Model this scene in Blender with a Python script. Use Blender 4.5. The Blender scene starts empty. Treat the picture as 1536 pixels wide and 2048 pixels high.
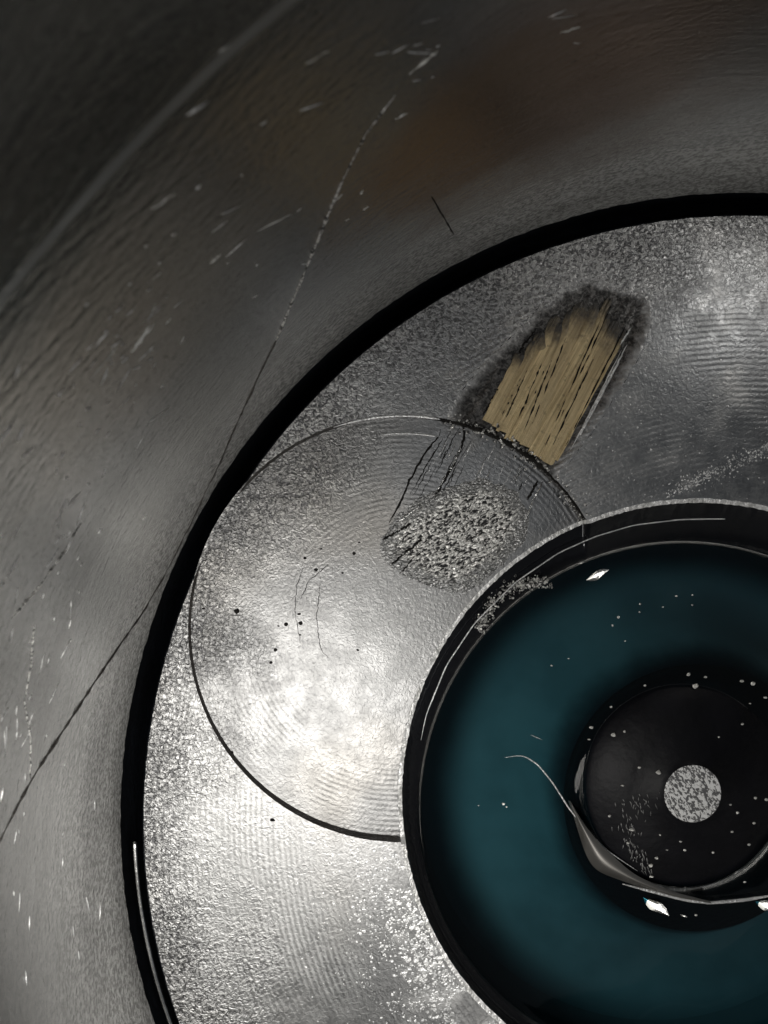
import bpy, bmesh, math, random
import numpy as np
from mathutils import Vector, Matrix, noise as mnoise
from mathutils.geometry import delaunay_2d_cdt
random.seed(7)
PI = math.pi
SC = bpy.context.scene
COL = SC.collection
U = 0.0625                 # piston radius in metres; every length below is in piston radii
FPX = 1540.0               # focal length in photograph pixels (1536 wide)
CAM = np.array([-0.62517, 0.51646, 1.26655])
RX, RY = -0.007818, -0.018215
RB = 1.0345                # bore radius
BC = (-0.0804, 0.0307); BR = 0.4986     # bowl centre and rim radius
PC = (-0.5707, 0.3140); PR = 0.3528     # valve pocket centre and radius

# ---------------------------------------------------------------- camera
cd = bpy.data.cameras.new('camera'); cam = bpy.data.objects.new('camera', cd); COL.objects.link(cam)
cam.location = Vector(CAM) * U; cam.rotation_euler = (RX, RY, 0)
cd.sensor_fit = 'HORIZONTAL'; cd.sensor_width = 36.0; cd.lens = 36.0 * FPX / 1536.0
cd.clip_start = 0.001; cd.clip_end = 10
cd.dof.use_dof = True; cd.dof.focus_distance = CAM[2] * U; cd.dof.aperture_fstop = 110
SC.camera = cam
# ---------------------------------------------------------------- world, lamps, exposure
w = bpy.data.worlds.new('World'); SC.world = w; w.use_nodes = True
w.node_tree.nodes['Background'].inputs[0].default_value = (0.90, 0.95, 1.0, 1)
w.node_tree.nodes['Background'].inputs[1].default_value = 0.07
SC.view_settings.view_transform = 'Standard'; SC.view_settings.look = 'None'
SC.view_settings.exposure = 0.25; SC.view_settings.gamma = 1
SC.render.engine = 'CYCLES'
SC.cycles.use_denoising = True; SC.cycles.denoising_prefilter = 'ACCURATE'
SC.cycles.max_bounces = 8; SC.cycles.glossy_bounces = 5; SC.cycles.transparent_max_bounces = 16
SC.cycles.sample_clamp_indirect = 4; SC.cycles.sample_clamp_direct = 20
SC.cycles.caustics_reflective = True; SC.cycles.blur_glossy = 0.3

def lamp(name, loc, power, size, target=(0, 0, 0), col=(1, 0.97, 0.92)):
    l = bpy.data.lights.new(name, 'AREA'); l.shape = 'DISK'; l.size = size * U; l.energy = power; l.color = col
    o = bpy.data.objects.new(name, l); COL.objects.link(o); o.location = Vector(loc) * U
    d = Vector(target) - Vector(loc); o.rotation_euler = d.to_track_quat('-Z', 'Y').to_euler()
    return o
def mirror_pos(x, y, hl):      # lamp position whose reflection in the crown is seen at photograph pixel x, y
    m = px(x, y); k = (CAM[2] + hl) / CAM[2]
    return (CAM[0] + (m[0] - CAM[0]) * k, CAM[1] + (m[1] - CAM[1]) * k, hl)

# ---------------------------------------------------------------- pixel to place
def _rot():
    cx, sx, cy, sy = math.cos(RX), math.sin(RX), math.cos(RY), math.sin(RY)
    X = np.array([[1, 0, 0], [0, cx, -sx], [0, sx, cx]]); Y = np.array([[cy, 0, sy], [0, 1, 0], [-sy, 0, cy]])
    return Y @ X
ROT = _rot()
def ray(x, y):
    return ROT @ np.array([(x - 768) / FPX, -(y - 1024) / FPX, -1.0])
def px(x, y, z=0.0):
    d = ray(x, y); t = (z - CAM[2]) / d[2]
    return (CAM[0] + t * d[0], CAM[1] + t * d[1], z)
def pbore(x, y, off=0.0):
    d = ray(x, y); a = d[0]**2 + d[1]**2; b = 2 * (CAM[0] * d[0] + CAM[1] * d[1]); c = CAM[0]**2 + CAM[1]**2 - (RB - off)**2
    t = (-b + math.sqrt(b * b - 4 * a * c)) / (2 * a)
    return tuple(CAM + t * d)

lamp('work_light', mirror_pos(635, 1450, 0.85), 0.0245, 0.74, (-0.98, -0.50, 0.05))
lamp('work_light', mirror_pos(960, 1990, 1.5), 0.008, 0.07, (-0.3, -0.2, 0))
lamp('work_light', mirror_pos(1475, 575, 0.40), 0.0016, 0.20, (0.0, 0.75, 0))
lamp('phone_light', (CAM[0] + 0.22, CAM[1] - 0.06, CAM[2] + 0.02), 0.0025, 0.06, (-0.3, 0.3, 0))

# ---------------------------------------------------------------- node helpers
class NT:
    def __init__(s, name):
        s.m = bpy.data.materials.new(name); s.m.use_nodes = True; s.t = s.m.node_tree; s.n = s.t.nodes; s.n.clear()
        s.out = s.n.new('ShaderNodeOutputMaterial')
        tc = s.n.new('ShaderNodeTexCoord'); mp = s.n.new('ShaderNodeVectorMath'); mp.operation = 'SCALE'
        mp.inputs['Scale'].default_value = 1.0 / U; s.t.links.new(tc.outputs['Object'], mp.inputs[0]); s.p = mp.outputs[0]
    def link(s, a, b): s.t.links.new(a, b)
    def put(s, sock, v):
        if v is None: return
        if hasattr(v, 'links') or hasattr(v, 'is_linked'): s.link(v, sock)
        elif isinstance(v, tuple) and len(v) == 3 and sock.type == 'RGBA': sock.default_value = (*v, 1)
        else: sock.default_value = v
    def math(s, op, a, b=None, c=None, clamp=False):
        n = s.n.new('ShaderNodeMath'); n.operation = op; n.use_clamp = clamp
        for i, v in enumerate((a, b, c)): s.put(n.inputs[i], v)
        return n.outputs[0]
    def vmath(s, op, a, b=None, scale=None):
        n = s.n.new('ShaderNodeVectorMath'); n.operation = op
        s.put(n.inputs[0], a)
        if b is not None: s.put(n.inputs[1], b)
        if scale is not None: s.put(n.inputs['Scale'], scale)
        return n.outputs['Value'] if op in ('LENGTH', 'DISTANCE', 'DOT_PRODUCT') else n.outputs[0]
    def noise(s, vec=None, scale=5, detail=2, rough=0.5, dist=0.0, color=False):
        n = s.n.new('ShaderNodeTexNoise'); s.link(vec if vec is not None else s.p, n.inputs['Vector'])
        n.inputs['Scale'].default_value = scale; n.inputs['Detail'].default_value = detail
        n.inputs['Roughness'].default_value = rough; n.inputs['Distortion'].default_value = dist
        return n.outputs['Color' if color else 'Fac']
    def voro(s, vec=None, scale=5, feature='F1', rnd=1.0, out='Distance'):
        n = s.n.new('ShaderNodeTexVoronoi'); n.feature = feature; s.link(vec if vec is not None else s.p, n.inputs['Vector'])
        n.inputs['Scale'].default_value = scale; n.inputs['Randomness'].default_value = rnd
        return n.outputs[out]
    def mapr(s, v, a, b, c=0.0, d=1.0, smooth=True):
        n = s.n.new('ShaderNodeMapRange'); n.interpolation_type = 'SMOOTHSTEP' if smooth else 'LINEAR'
        s.put(n.inputs[0], v)
        for i, q in enumerate((a, b, c, d)): s.put(n.inputs[i + 1], q)
        return n.outputs[0]
    def mixc(s, f, a, b):
        n = s.n.new('ShaderNodeMix'); n.data_type = 'RGBA'
        s.put(n.inputs[0], f); s.put(n.inputs[6], a); s.put(n.inputs[7], b); return n.outputs[2]
    def mixf(s, f, a, b):
        n = s.n.new('ShaderNodeMix'); n.data_type = 'FLOAT'
        s.put(n.inputs[0], f); s.put(n.inputs[2], a); s.put(n.inputs[3], b); return n.outputs[0]
    def bump(s, h, dist, strength=1.0, normal=None):
        n = s.n.new('ShaderNodeBump'); s.put(n.inputs['Height'], h); n.inputs['Distance'].default_value = dist * U
        s.put(n.inputs['Strength'], strength); s.put(n.inputs['Normal'], normal); return n.outputs[0]
    def near(s, c, r0, r1):         # 1 inside r0 of a point, fading to 0 at r1
        return s.mapr(s.vmath('DISTANCE', s.p, tuple(c)), r0, r1, 1.0, 0.0)
    def bsdf(s, color, metallic=0.0, rough=0.5, normal=None, aniso=None, tangent=None, coat=None, coat_rough=0.05, spec=None, ior=None):
        b = s.n.new('ShaderNodeBsdfPrincipled')
        s.put(b.inputs['Base Color'], color); s.put(b.inputs['Metallic'], metallic); s.put(b.inputs['Roughness'], rough)
        s.put(b.inputs['Normal'], normal); s.put(b.inputs['Anisotropic'], aniso); s.put(b.inputs['Tangent'], tangent)
        if coat is not None:
            s.put(b.inputs['Coat Weight'], coat); s.put(b.inputs['Coat Roughness'], coat_rough)
        if spec is not None: s.put(b.inputs['Specular IOR Level'], spec)
        if ior is not None: s.put(b.inputs['IOR'], ior)
        s.link(b.outputs[0], s.out.inputs[0]); return b

# ---------------------------------------------------------------- materials
def mat_turned(name, centre, period, film_pts=(), base=(0.56, 0.56, 0.56), r_in=0.0, edge=0.86, attr=None):
    """Lathe-turned steel: pitted grain that is coarser towards the outer edge, and rings of tool marks about a centre."""
    t = NT(name)
    d = t.vmath('DISTANCE', t.p, (centre[0], centre[1], 0.0))
    rp = t.vmath('DISTANCE', t.p, (0.0, 0.0, 0.0))
    wob = t.noise(scale=11, detail=5, rough=0.65)
    ring = t.math('SINE', t.math('ADD', t.math('MULTIPLY', d, 2 * PI / period), t.math('MULTIPLY', wob, 2.5)))
    ringamt = t.math('MULTIPLY', t.mapr(t.noise(scale=4.5, detail=3), 0.38, 0.66), t.mapr(d, r_in, r_in + 0.12))
    g1 = t.noise(scale=165, detail=2.5, rough=0.6, dist=0.8)
    g2 = t.noise(scale=55, detail=2)
    grain = t.math('ADD', g1, t.math('MULTIPLY', g2, 0.4))
    en = t.math('ADD', rp, t.math('MULTIPLY', t.math('SUBTRACT', t.noise(scale=6, detail=3), 0.5), 0.35))
    gamt = t.mapr(en, edge - 0.06, edge + 0.14, 0.22, 1.25)
    h = t.math('ADD', t.math('MULTIPLY', grain, gamt), t.math('MULTIPLY', t.math('MULTIPLY', ring, t.math('MULTIPLY', ringamt, t.mapr(t.noise(scale=30, detail=2), 0.3, 0.7, 0.4, 1.6))), 0.055 if r_in == 0 else 0.050))
    nrm = t.bump(h, 0.0036)
    pit_dark = t.math('MULTIPLY', t.mapr(t.math('ADD', g1, t.math('MULTIPLY', g2, 0.25)), 0.52, 0.68, 1.0, 0.0), t.math('MULTIPLY', gamt, 0.72), clamp=True)  # grain pits darkened in the colour to lift the sparkle contrast
    big = t.noise(scale=9, detail=4, rough=0.6)
    col = t.mixc(t.mapr(big, 0.3, 0.7), tuple(c * 0.9 for c in base), base)
    col = t.mixc(t.mapr(t.noise(scale=3.5, detail=2), 0.5, 0.75, 0, 0.25), col, (0.50, 0.45, 0.38))
    for (c, r0, r1, amt, fc) in film_pts:
        f = t.math('MULTIPLY', t.near(c, r0, r1), amt)
        f = t.math('MULTIPLY', f, t.mapr(t.noise(scale=12, detail=3), 0.25, 0.5))
        col = t.mixc(f, col, fc)
    rv = t.math('MULTIPLY', t.math('MULTIPLY', t.mapr(ring, -1.0, 0.2, 1.0, 0.0), ringamt), t.mapr(g1, 0.35, 0.6, 0.7, 0.0))
    rv = t.math('MULTIPLY', rv, 0.36 if r_in == 0 else 0.42)
    col = t.mixc(rv, col, (0.16, 0.16, 0.16))
    col = t.mixc(pit_dark, col, (0.11, 0.11, 0.115))
    rough = t.mapr(t.noise(scale=30, detail=2), 0.3, 0.7, 0.34, 0.46)
    if attr is None:
        t.bsdf(col, 1.0, rough, nrm); return t.m
    # burnt varnish where the gouge is deep
    at = t.n.new('ShaderNodeAttribute'); at.attribute_name = attr
    f = t.mapr(t.math('ADD', at.outputs['Fac'], t.math('MULTIPLY', t.math('SUBTRACT', t.noise(scale=45, detail=4, rough=0.7), 0.5), 0.8)), 0.0, 0.42)
    v = t.noise(scale=120, detail=3, rough=0.65, dist=1.0)
    col = t.mixc(f, col, t.mixc(t.mapr(v, 0.35, 0.7), (0.028, 0.027, 0.027), (0.19, 0.185, 0.18)))
    t.bsdf(col, t.mixf(f, 1.0, 0.55), t.mixf(f, rough, 0.38), t.bump(h, 0.0034)); return t.m

FILM = (0.30, 0.31, 0.325)
M_crown = mat_turned('turned_crown_steel', (0, 0), 0.0092,
    film_pts=[(px(850, 1940), 0.05, 0.24, 0.55, (0.06, 0.064, 0.068)), (px(1480, 780), 0.08, 0.40, 0.8, FILM), (px(880, 700), 0.04, 0.28, 0.7, FILM)])
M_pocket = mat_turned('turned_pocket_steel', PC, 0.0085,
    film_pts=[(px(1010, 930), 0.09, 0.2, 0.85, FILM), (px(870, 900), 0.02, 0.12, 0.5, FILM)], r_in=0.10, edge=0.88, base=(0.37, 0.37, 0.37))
M_gouge = mat_turned('gouged_steel', (0, 0), 0.0092, attr='edge')

def _band():
    a = [pbore(*p) for p in ((560, 30), (500, 70), (350, 200), (220, 335), (110, 470), (10, 600))]
    return [float(v) for v in np.polyfit([math.atan2(p[1], -p[0]) for p in a], [p[2] for p in a], 1)]
BAND = _band()
def mat_bore():
    t = NT('honed_bore_iron')
    sx = t.n.new('ShaderNodeSeparateXYZ'); t.link(t.p, sx.inputs[0])
    th = t.math('ARCTAN2', sx.outputs[1], t.math('MULTIPLY', sx.outputs[0], -1.0))   # seam on the far side, out of view
    arc = t.math('MULTIPLY', th, RB); z = sx.outputs[2]
    def st(ka, kz, slope=0.0, seed=0.0):
        c = t.n.new('ShaderNodeCombineXYZ')
        t.put(c.inputs[0], t.math('MULTIPLY', t.math('ADD', arc, t.math('MULTIPLY', z, slope)), ka))
        t.put(c.inputs[1], t.math('MULTIPLY', t.math('ADD', z, t.math('MULTIPLY', arc, -slope)), kz)); c.inputs[2].default_value = seed
        return c.outputs[0]
    hone1 = t.noise(st(6, 130, 0.25), 1.0, 3, 0.6); hone2 = t.noise(st(6, 130, -0.3, 4.0), 1.0, 3, 0.6)
    broad = t.noise(st(1.6, 9, 0.1, 9.0), 1.0, 4, 0.55)
    grain = t.noise(scale=140, detail=3, rough=0.6, dist=0.5)
    low = t.mapr(z, 0.05, 0.40, 1.0, 0.25)
    h = t.math('ADD', t.math('MULTIPLY', t.math('ADD', hone1, hone2), 0.35), t.math('MULTIPLY', grain, low))
    nrm = t.bump(h, 0.0021)
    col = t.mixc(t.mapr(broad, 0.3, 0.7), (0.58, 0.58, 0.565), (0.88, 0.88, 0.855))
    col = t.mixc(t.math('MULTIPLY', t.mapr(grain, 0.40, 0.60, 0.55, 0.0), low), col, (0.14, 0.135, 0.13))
    col = t.mixc(t.mapr(t.math('ADD', z, t.math('MULTIPLY', t.math('SUBTRACT', broad, 0.5), 0.4)), 0.15, 0.55, 0.0, 0.75), col, (0.11, 0.11, 0.105))  # upper wall darkened in the colour for its dark reflection
    # heat stain, a brown bloom on the wall
    st_n = t.noise(scale=7, detail=4, rough=0.6)
    for (c, r0, r1, amt, fc) in STAINS:
        dd = t.vmath('DISTANCE', t.p, c)
        f = t.math('MULTIPLY', t.mapr(t.math('ADD', dd, t.math('MULTIPLY', t.math('SUBTRACT', st_n, 0.5), 0.22)), r0, r1, 1.0, 0.0), amt)
        col = t.mixc(f, col, fc)
    # thin pale line around the wall, a little rougher
    band = t.mapr(t.math('ABSOLUTE', t.math('SUBTRACT', z, t.math('ADD', t.math('MULTIPLY', th, BAND[0]), t.math('ADD', BAND[1], t.math('MULTIPLY', t.math('SUBTRACT', broad, 0.5), 0.008))))), 0.001, 0.008, 1.0, 0.0)
    col = t.mixc(t.math('MULTIPLY', band, 0.7), col, (0.55, 0.55, 0.54))
    rough = t.math('ADD', t.mapr(broad, 0.3, 0.7, 0.18, 0.27), t.math('MULTIPLY', band, 0.15))
    lowm = t.mapr(t.math('ADD', z, t.math('MULTIPLY', t.math('SUBTRACT', broad, 0.5), 0.2)), 0.0, 0.45, 0.36, 0.95)
    t.bsdf(col, lowm, rough, nrm)
    return t.m
STAINS = [(pbore(1060, 190), 0.06, 0.30, 0.8, (0.26, 0.16, 0.10)), (pbore(930, 270), 0.04, 0.2, 0.7, (0.28, 0.19, 0.10)),
          (pbore(330, 500), 0.06, 0.3, 0.35, (0.30, 0.22, 0.12)), (pbore(1230, 170), 0.05, 0.33, 0.65, (0.24, 0.15, 0.09))]
M_bore = mat_bore()

def simple(name, color, metallic=0.0, rough=0.5, nscale=90, bump=0.002, vary=0.25, detail=3, **k):
    t = NT(name); n = t.noise(scale=nscale, detail=detail); b = t.noise(scale=nscale * 0.2, detail=2)
    c = t.mixc(t.mapr(b, 0.3, 0.7), tuple(x * (1 - vary) for x in color), tuple(min(1, x * (1 + vary)) for x in color))
    t.bsdf(c, metallic, rough, t.bump(n, bump), **k); return t.m
M_gap_shade = simple('gap_shade_black', (0.006, 0.008, 0.012), 0, 0.75, 60, 0.003, spec=0.15)  # black colour put in for the darkness of the gap
M_soot = simple('soot', (0.012, 0.011, 0.010), 0, 0.8, 200, 0.002, spec=0.2)
M_rim = simple('chamfered_rim_steel', (0.92, 0.92, 0.90), 0.45, 0.33, 130, 0.006)
M_spot = simple('bare_steel', (0.90, 0.91, 0.92), 0.7, 0.36, 200, 0.003)
M_ring = simple('polished_ring_steel', (0.75, 0.75, 0.74), 1.0, 0.18, 60, 0.0008)
M_flake = simple('bright_flake', (0.85, 0.84, 0.78), 0.4, 0.35, 120, 0.003)
M_scuff0 = simple('scuffed_bright_steel', (0.66, 0.65, 0.60), 1.0, 0.26, 110, 0.007, detail=2)
def mat_scuff(attr=None):
    t = NT('scuffed_bright_steel'); r = t.n.new('ShaderNodeMapping'); r.inputs['Rotation'].default_value = (0, 0, -0.5); t.link(t.p, r.inputs[0])
    v = t.vmath('MULTIPLY', r.outputs[0], (0.5, 1.0, 1.0)); n = t.noise(v, 250, 2, 0.6, 0.6)
    c = t.mixc(t.mapr(n, 0.41, 0.53), (0.04, 0.04, 0.042), (0.95, 0.94, 0.91)); nr = t.bump(n, 0.0055)
    if attr is None: t.bsdf(c, 0.65, 0.28, nr); return t.m
    at = t.n.new('ShaderNodeAttribute'); at.attribute_name = attr
    f = t.mapr(t.math('ADD', at.outputs['Fac'], t.math('MULTIPLY', t.math('SUBTRACT', t.noise(scale=40, detail=4, rough=0.7), 0.5), 1.0)), 0.15, 0.5)
    t.bsdf(t.mixc(f, (0.44, 0.44, 0.44), c), t.mixf(f, 1.0, 0.65), t.mixf(f, 0.4, 0.28), nr); return t.m
M_scuff_patch = mat_scuff('edge')
M_scuff = mat_scuff()
def mat_tip():
    t = NT('speckled_tip_steel'); r = t.n.new('ShaderNodeMapping'); r.inputs['Rotation'].default_value = (0, 0, 0.9); t.link(t.p, r.inputs[0])
    v = t.vmath('MULTIPLY', r.outputs[0], (0.75, 1.3, 1.0)); n = t.noise(v, 190, 1.5, 0.5, 0.8)
    f = t.mapr(n, 0.42, 0.52)
    t.bsdf(t.mixc(f, (0.16, 0.16, 0.165), (0.95, 0.95, 0.95)), 0.25, 0.35, t.bump(f, 0.0015)); return t.m
M_tip = mat_tip()
M_dark = simple('oily_black_steel', (0.006, 0.006, 0.008), 0.0, 0.46, 60, 0.0012, spec=0.18)
M_lip = simple('wet_dark_steel', (0.012, 0.013, 0.016), 0.4, 0.12, 14, 0.0012)
def mat_floor():
    t = NT('shaded_bowl_scale'); n = t.noise(scale=7, detail=4)
    d = t.math('ADD', t.vmath('DISTANCE', t.vmath('MULTIPLY', t.p, (1, 1, 0)), (BC[0] + 0.05, BC[1] - 0.045, 0)), t.math('MULTIPLY', t.math('SUBTRACT', n, 0.5), 0.04))
    c = t.mixc(t.mapr(d, 0.235, 0.285), (0.02, 0.02, 0.024), t.mixc(t.mapr(n, 0.3, 0.7), (0.165, 0.185, 0.185), (0.235, 0.255, 0.25)))
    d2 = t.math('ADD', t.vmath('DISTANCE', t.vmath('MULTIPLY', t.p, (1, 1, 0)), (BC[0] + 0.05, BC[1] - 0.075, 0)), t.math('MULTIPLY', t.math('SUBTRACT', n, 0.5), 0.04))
    c = t.mixc(t.mapr(d2, 0.39, 0.475), c, (0.016, 0.017, 0.02))  # darker towards the upper-left rim: the rim's shadow put into the colour
    t.bsdf(c, 0.0, 0.7, t.bump(n, 0.003), spec=0.2); return t.m
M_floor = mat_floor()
M_tar_shade = simple('varnish_and_wall_shade', (0.055, 0.050, 0.046), 0.35, 0.42, 110, 0.006)

def mat_tan():
    t = NT('bronze_streaked_smear')
    r = t.n.new('ShaderNodeMapping'); r.inputs['Rotation'].default_value = (0, 0, -math.radians(61.5)); t.link(t.p, r.inputs[0])
    r2 = t.vmath('MULTIPLY', r.outputs[0], (8.0, 190.0, 30.0))
    fib = t.noise(r2, 1.0, 3, 0.65); gr = t.noise(scale=85, detail=3, rough=0.7)
    c = t.mixc(t.mapr(fib, 0.32, 0.66), (0.44, 0.33, 0.17), (0.92, 0.74, 0.43))
    c = t.mixc(t.mapr(gr, 0.56, 0.74, 0, 0.6), c, (0.10, 0.08, 0.055))
    at = t.n.new('ShaderNodeAttribute'); at.attribute_name = 'fade'
    ff = t.mapr(t.math('ADD', at.outputs['Fac'], t.math('MULTIPLY', t.math('SUBTRACT', t.noise(scale=28, detail=5, rough=0.75), 0.5), 0.35)), 0.70, 1.0)
    oi = t.n.new('ShaderNodeObjectInfo'); c = t.mixc(t.math('MULTIPLY', oi.outputs['Random'], 0.6), c, (0.55, 0.44, 0.27))
    c = t.mixc(ff, c, (0.055, 0.052, 0.050))
    t.bsdf(c, 0.25, 0.36, t.bump(t.math('ADD', fib, t.math('MULTIPLY', gr, 0.5)), 0.004))
    return t.m
M_tan = mat_tan()

def mat_liquid():
    t = NT('teal_coolant_surface')
    tr = t.n.new('ShaderNodeBsdfTransparent'); gl = t.n.new('ShaderNodeBsdfGlossy'); fr = t.n.new('ShaderNodeFresnel'); mx = t.n.new('ShaderNodeMixShader')
    fr.inputs[0].default_value = 1.36; gl.inputs['Roughness'].default_value = 0.03
    nb = t.bump(t.noise(scale=5, detail=1), 0.004); t.link(nb, gl.inputs['Normal'])
    t.link(fr.outputs[0], mx.inputs[0]); t.link(tr.outputs[0], mx.inputs[1]); t.link(gl.outputs[0], mx.inputs[2]); t.link(mx.outputs[0], t.out.inputs[0])
    va = t.n.new('ShaderNodeVolumeAbsorption'); va.inputs['Color'].default_value = (0.02, 0.585, 0.68, 1); va.inputs['Density'].default_value = 2.6 / U
    t.link(va.outputs[0], t.out.inputs['Volume'])
    b = NT('coolant_underside'); tr2 = b.n.new('ShaderNodeBsdfTransparent'); b.link(tr2.outputs[0], b.out.inputs[0])
    va2 = b.n.new('ShaderNodeVolumeAbsorption'); va2.inputs['Color'].default_value = (0.02, 0.585, 0.68, 1); va2.inputs['Density'].default_value = 2.6 / U
    b.link(va2.outputs[0], b.out.inputs['Volume'])
    return t.m, b.m
M_liq, M_liq_under = mat_liquid()

# ---------------------------------------------------------------- mesh helpers
def mesh(name, verts, faces, mats, parent=None, smooth=False, fmat=None, loc=None):
    me = bpy.data.meshes.new(name); me.from_pydata([tuple(c * U for c in v) for v in verts], [], faces)
    for m in (mats if isinstance(mats, (list, tuple)) else [mats]): me.materials.append(m)
    if fmat is not None: me.polygons.foreach_set('material_index', fmat)
    me.polygons.foreach_set('use_smooth', [smooth] * len(me.polygons)); me.update()
    o = bpy.data.objects.new(name, me); COL.objects.link(o)
    if loc is not None: o.location = Vector(loc) * U
    if parent is not None:
        o.parent = parent
        o.location = o.location - parent_world(parent)
    return o
def parent_world(p):
    v = Vector((0, 0, 0))
    while p is not None: v += p.location; p = p.parent
    return v
def tag(o, label=None, cat=None, group=None, kind=None):
    for k, v in (('label', label), ('category', cat), ('group', group), ('kind', kind)):
        if v: o[k] = v
    return o
def empty(name, loc):
    o = bpy.data.objects.new(name, None); COL.objects.link(o); o.location = Vector(loc) * U; o.empty_display_size = 0.01; return o

def ring_strip(rings, closed=True):
    n = len(rings[0]); V = [p for r in rings for p in r]; F = []
    for i in range(len(rings) - 1):
        for j in range(n if closed else n - 1):
            k = (j + 1) % n; F.append((i * n + j, i * n + k, (i + 1) * n + k, (i + 1) * n + j))
    return V, F
def fill(loops):
    """flat region bounded by loops (outer first) -> verts, faces"""
    bm = bmesh.new(); es = []
    for lp in loops:
        vs = [bm.verts.new(p) for p in lp]
        es += [bm.edges.new((vs[i], vs[(i + 1) % len(vs)])) for i in range(len(vs))]
    bmesh.ops.triangle_fill(bm, edges=es, use_beauty=True, use_dissolve=False, normal=(0, 0, 1))
    bm.verts.index_update()
    V = [tuple(v.co) for v in bm.verts]; F = []
    for f in bm.faces:
        idx = [v.index for v in f.verts]
        if f.normal.z < 0: idx.reverse()
        F.append(idx)
    bm.free(); return V, F
def tube(pts, rad, n=8, jitter=0.0):
    """round bar along points; rad a number or a list"""
    P = [Vector(p) for p in pts]; rings = []
    for i, p in enumerate(P):
        t = (P[min(i + 1, len(P) - 1)] - P[max(i - 1, 0)]).normalized()
        a = Vector((0, 0, 1)); a = (a - t * a.dot(t)); a = a.normalized() if a.length > 1e-4 else Vector((1, 0, 0)); b = t.cross(a)
        r = rad[i] if isinstance(rad, (list, tuple)) else rad
        r *= 1 + random.uniform(-jitter, jitter)
        rings.append([tuple(p + (a * math.cos(q) + b * math.sin(q)) * r) for q in (2 * PI * k / n for k in range(n))])
    V, F = ring_strip(rings); F.append(list(range(n))[::-1]); F.append(list(range(len(V) - n, len(V)))); return V, F
def resample(pts, n):
    P = [np.array(p, float) for p in pts]; L = [0]
    for a, b in zip(P, P[1:]): L.append(L[-1] + np.linalg.norm(b - a))
    out = []
    for i in range(n):
        s = L[-1] * i / (n - 1); k = max(0, min(len(L) - 2, int(np.searchsorted(L, s) - 1)))
        f = (s - L[k]) / max(L[k + 1] - L[k], 1e-9)
        out.append(P[k] * (1 - f) + P[k + 1] * f)
    return out
def smoothline(pts, n, it=3):
    P = np.array(resample(pts, n))
    for _ in range(it): P[1:-1] = P[1:-1] * 0.5 + (P[:-2] + P[2:]) * 0.25
    return [tuple(p) for p in P]
def fbm(x, y, z=0.0, s=1.0): return mnoise.noise(Vector((x * s, y * s, z)))
def join(parts):
    V, F = [], []
    for v, f in parts:
        o = len(V); V += list(v); F += [[i + o for i in q] for q in f]
    return V, F
def region(poly, step, angle, along=1.0):
    """triangulated patch with dense inner points on a rotated grid"""
    P = np.array(poly); ca, sa = math.cos(angle), math.sin(angle)
    R2 = np.array([[ca, sa], [-sa, ca]]); Q = P @ R2.T; lo, hi = Q.min(0), Q.max(0)
    pts = [tuple(p) for p in poly]; nb = len(pts)
    for a in np.arange(lo[0], hi[0], step * along):
        for b in np.arange(lo[1], hi[1], step):
            q = R2.T @ np.array([a + random.uniform(-.2, .2) * step, b + random.uniform(-.2, .2) * step])
            if inside(q, P) and edge_dist(q, P) > step * 0.6: pts.append((q[0], q[1]))
    r = delaunay_2d_cdt([Vector(p) for p in pts], [], [list(range(nb))], 1, 1e-7)
    return [tuple(v) for v in r[0]], [list(f) for f in r[2]]
def inside(q, P):
    x, y = q; c = False; n = len(P); j = n - 1
    for i in range(n):
        if (P[i][1] > y) != (P[j][1] > y) and x < (P[j][0] - P[i][0]) * (y - P[i][1]) / (P[j][1] - P[i][1]) + P[i][0]: c = not c
        j = i
    return c
def edge_dist(q, P):
    A = np.asarray(P); B = np.roll(A, -1, 0); d = B - A; t = np.clip(((q - A) * d).sum(1) / np.maximum((d * d).sum(1), 1e-12), 0, 1)
    return float(np.sqrt((((A + d * t[:, None]) - q)**2).sum(1)).min())
def densify(pts, step, jit=0.0):
    out = []
    for a, b in zip(pts, pts[1:]):
        a, b = np.array(a[:2]), np.array(b[:2]); n = max(1, int(np.linalg.norm(b - a) / step))
        for i in range(n):
            p = a + (b - a) * i / n
            out.append((p[0] + random.uniform(-jit, jit), p[1] + random.uniform(-jit, jit)))
    out.append(tuple(pts[-1][:2])); return out
def shard(r, flat=0.5, n=6):
    """little irregular chip"""
    a0 = random.uniform(0, 6.28); e = random.uniform(0.5, 1.0)
    low = []; up = []
    for k in range(n):
        q = a0 + 2 * PI * k / n; rr = r * random.uniform(0.75, 1.2)
        x, y = rr * math.cos(q), rr * e * math.sin(q)
        low.append((x, y, 0)); up.append((x * 0.6, y * 0.6, r * flat * random.uniform(0.7, 1.2)))
    V = low + up; F = [(k, (k + 1) % n, n + (k + 1) % n, n + k) for k in range(n)] + [tuple(range(n, 2 * n)), tuple(range(n))[::-1]]
    return V, F
def spin(vf, ang, at):
    v, f = vf; c, s = math.cos(ang), math.sin(ang)
    return [(x * c - y * s + at[0], x * s + y * c + at[1], z + at[2]) for x, y, z in v], f

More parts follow.
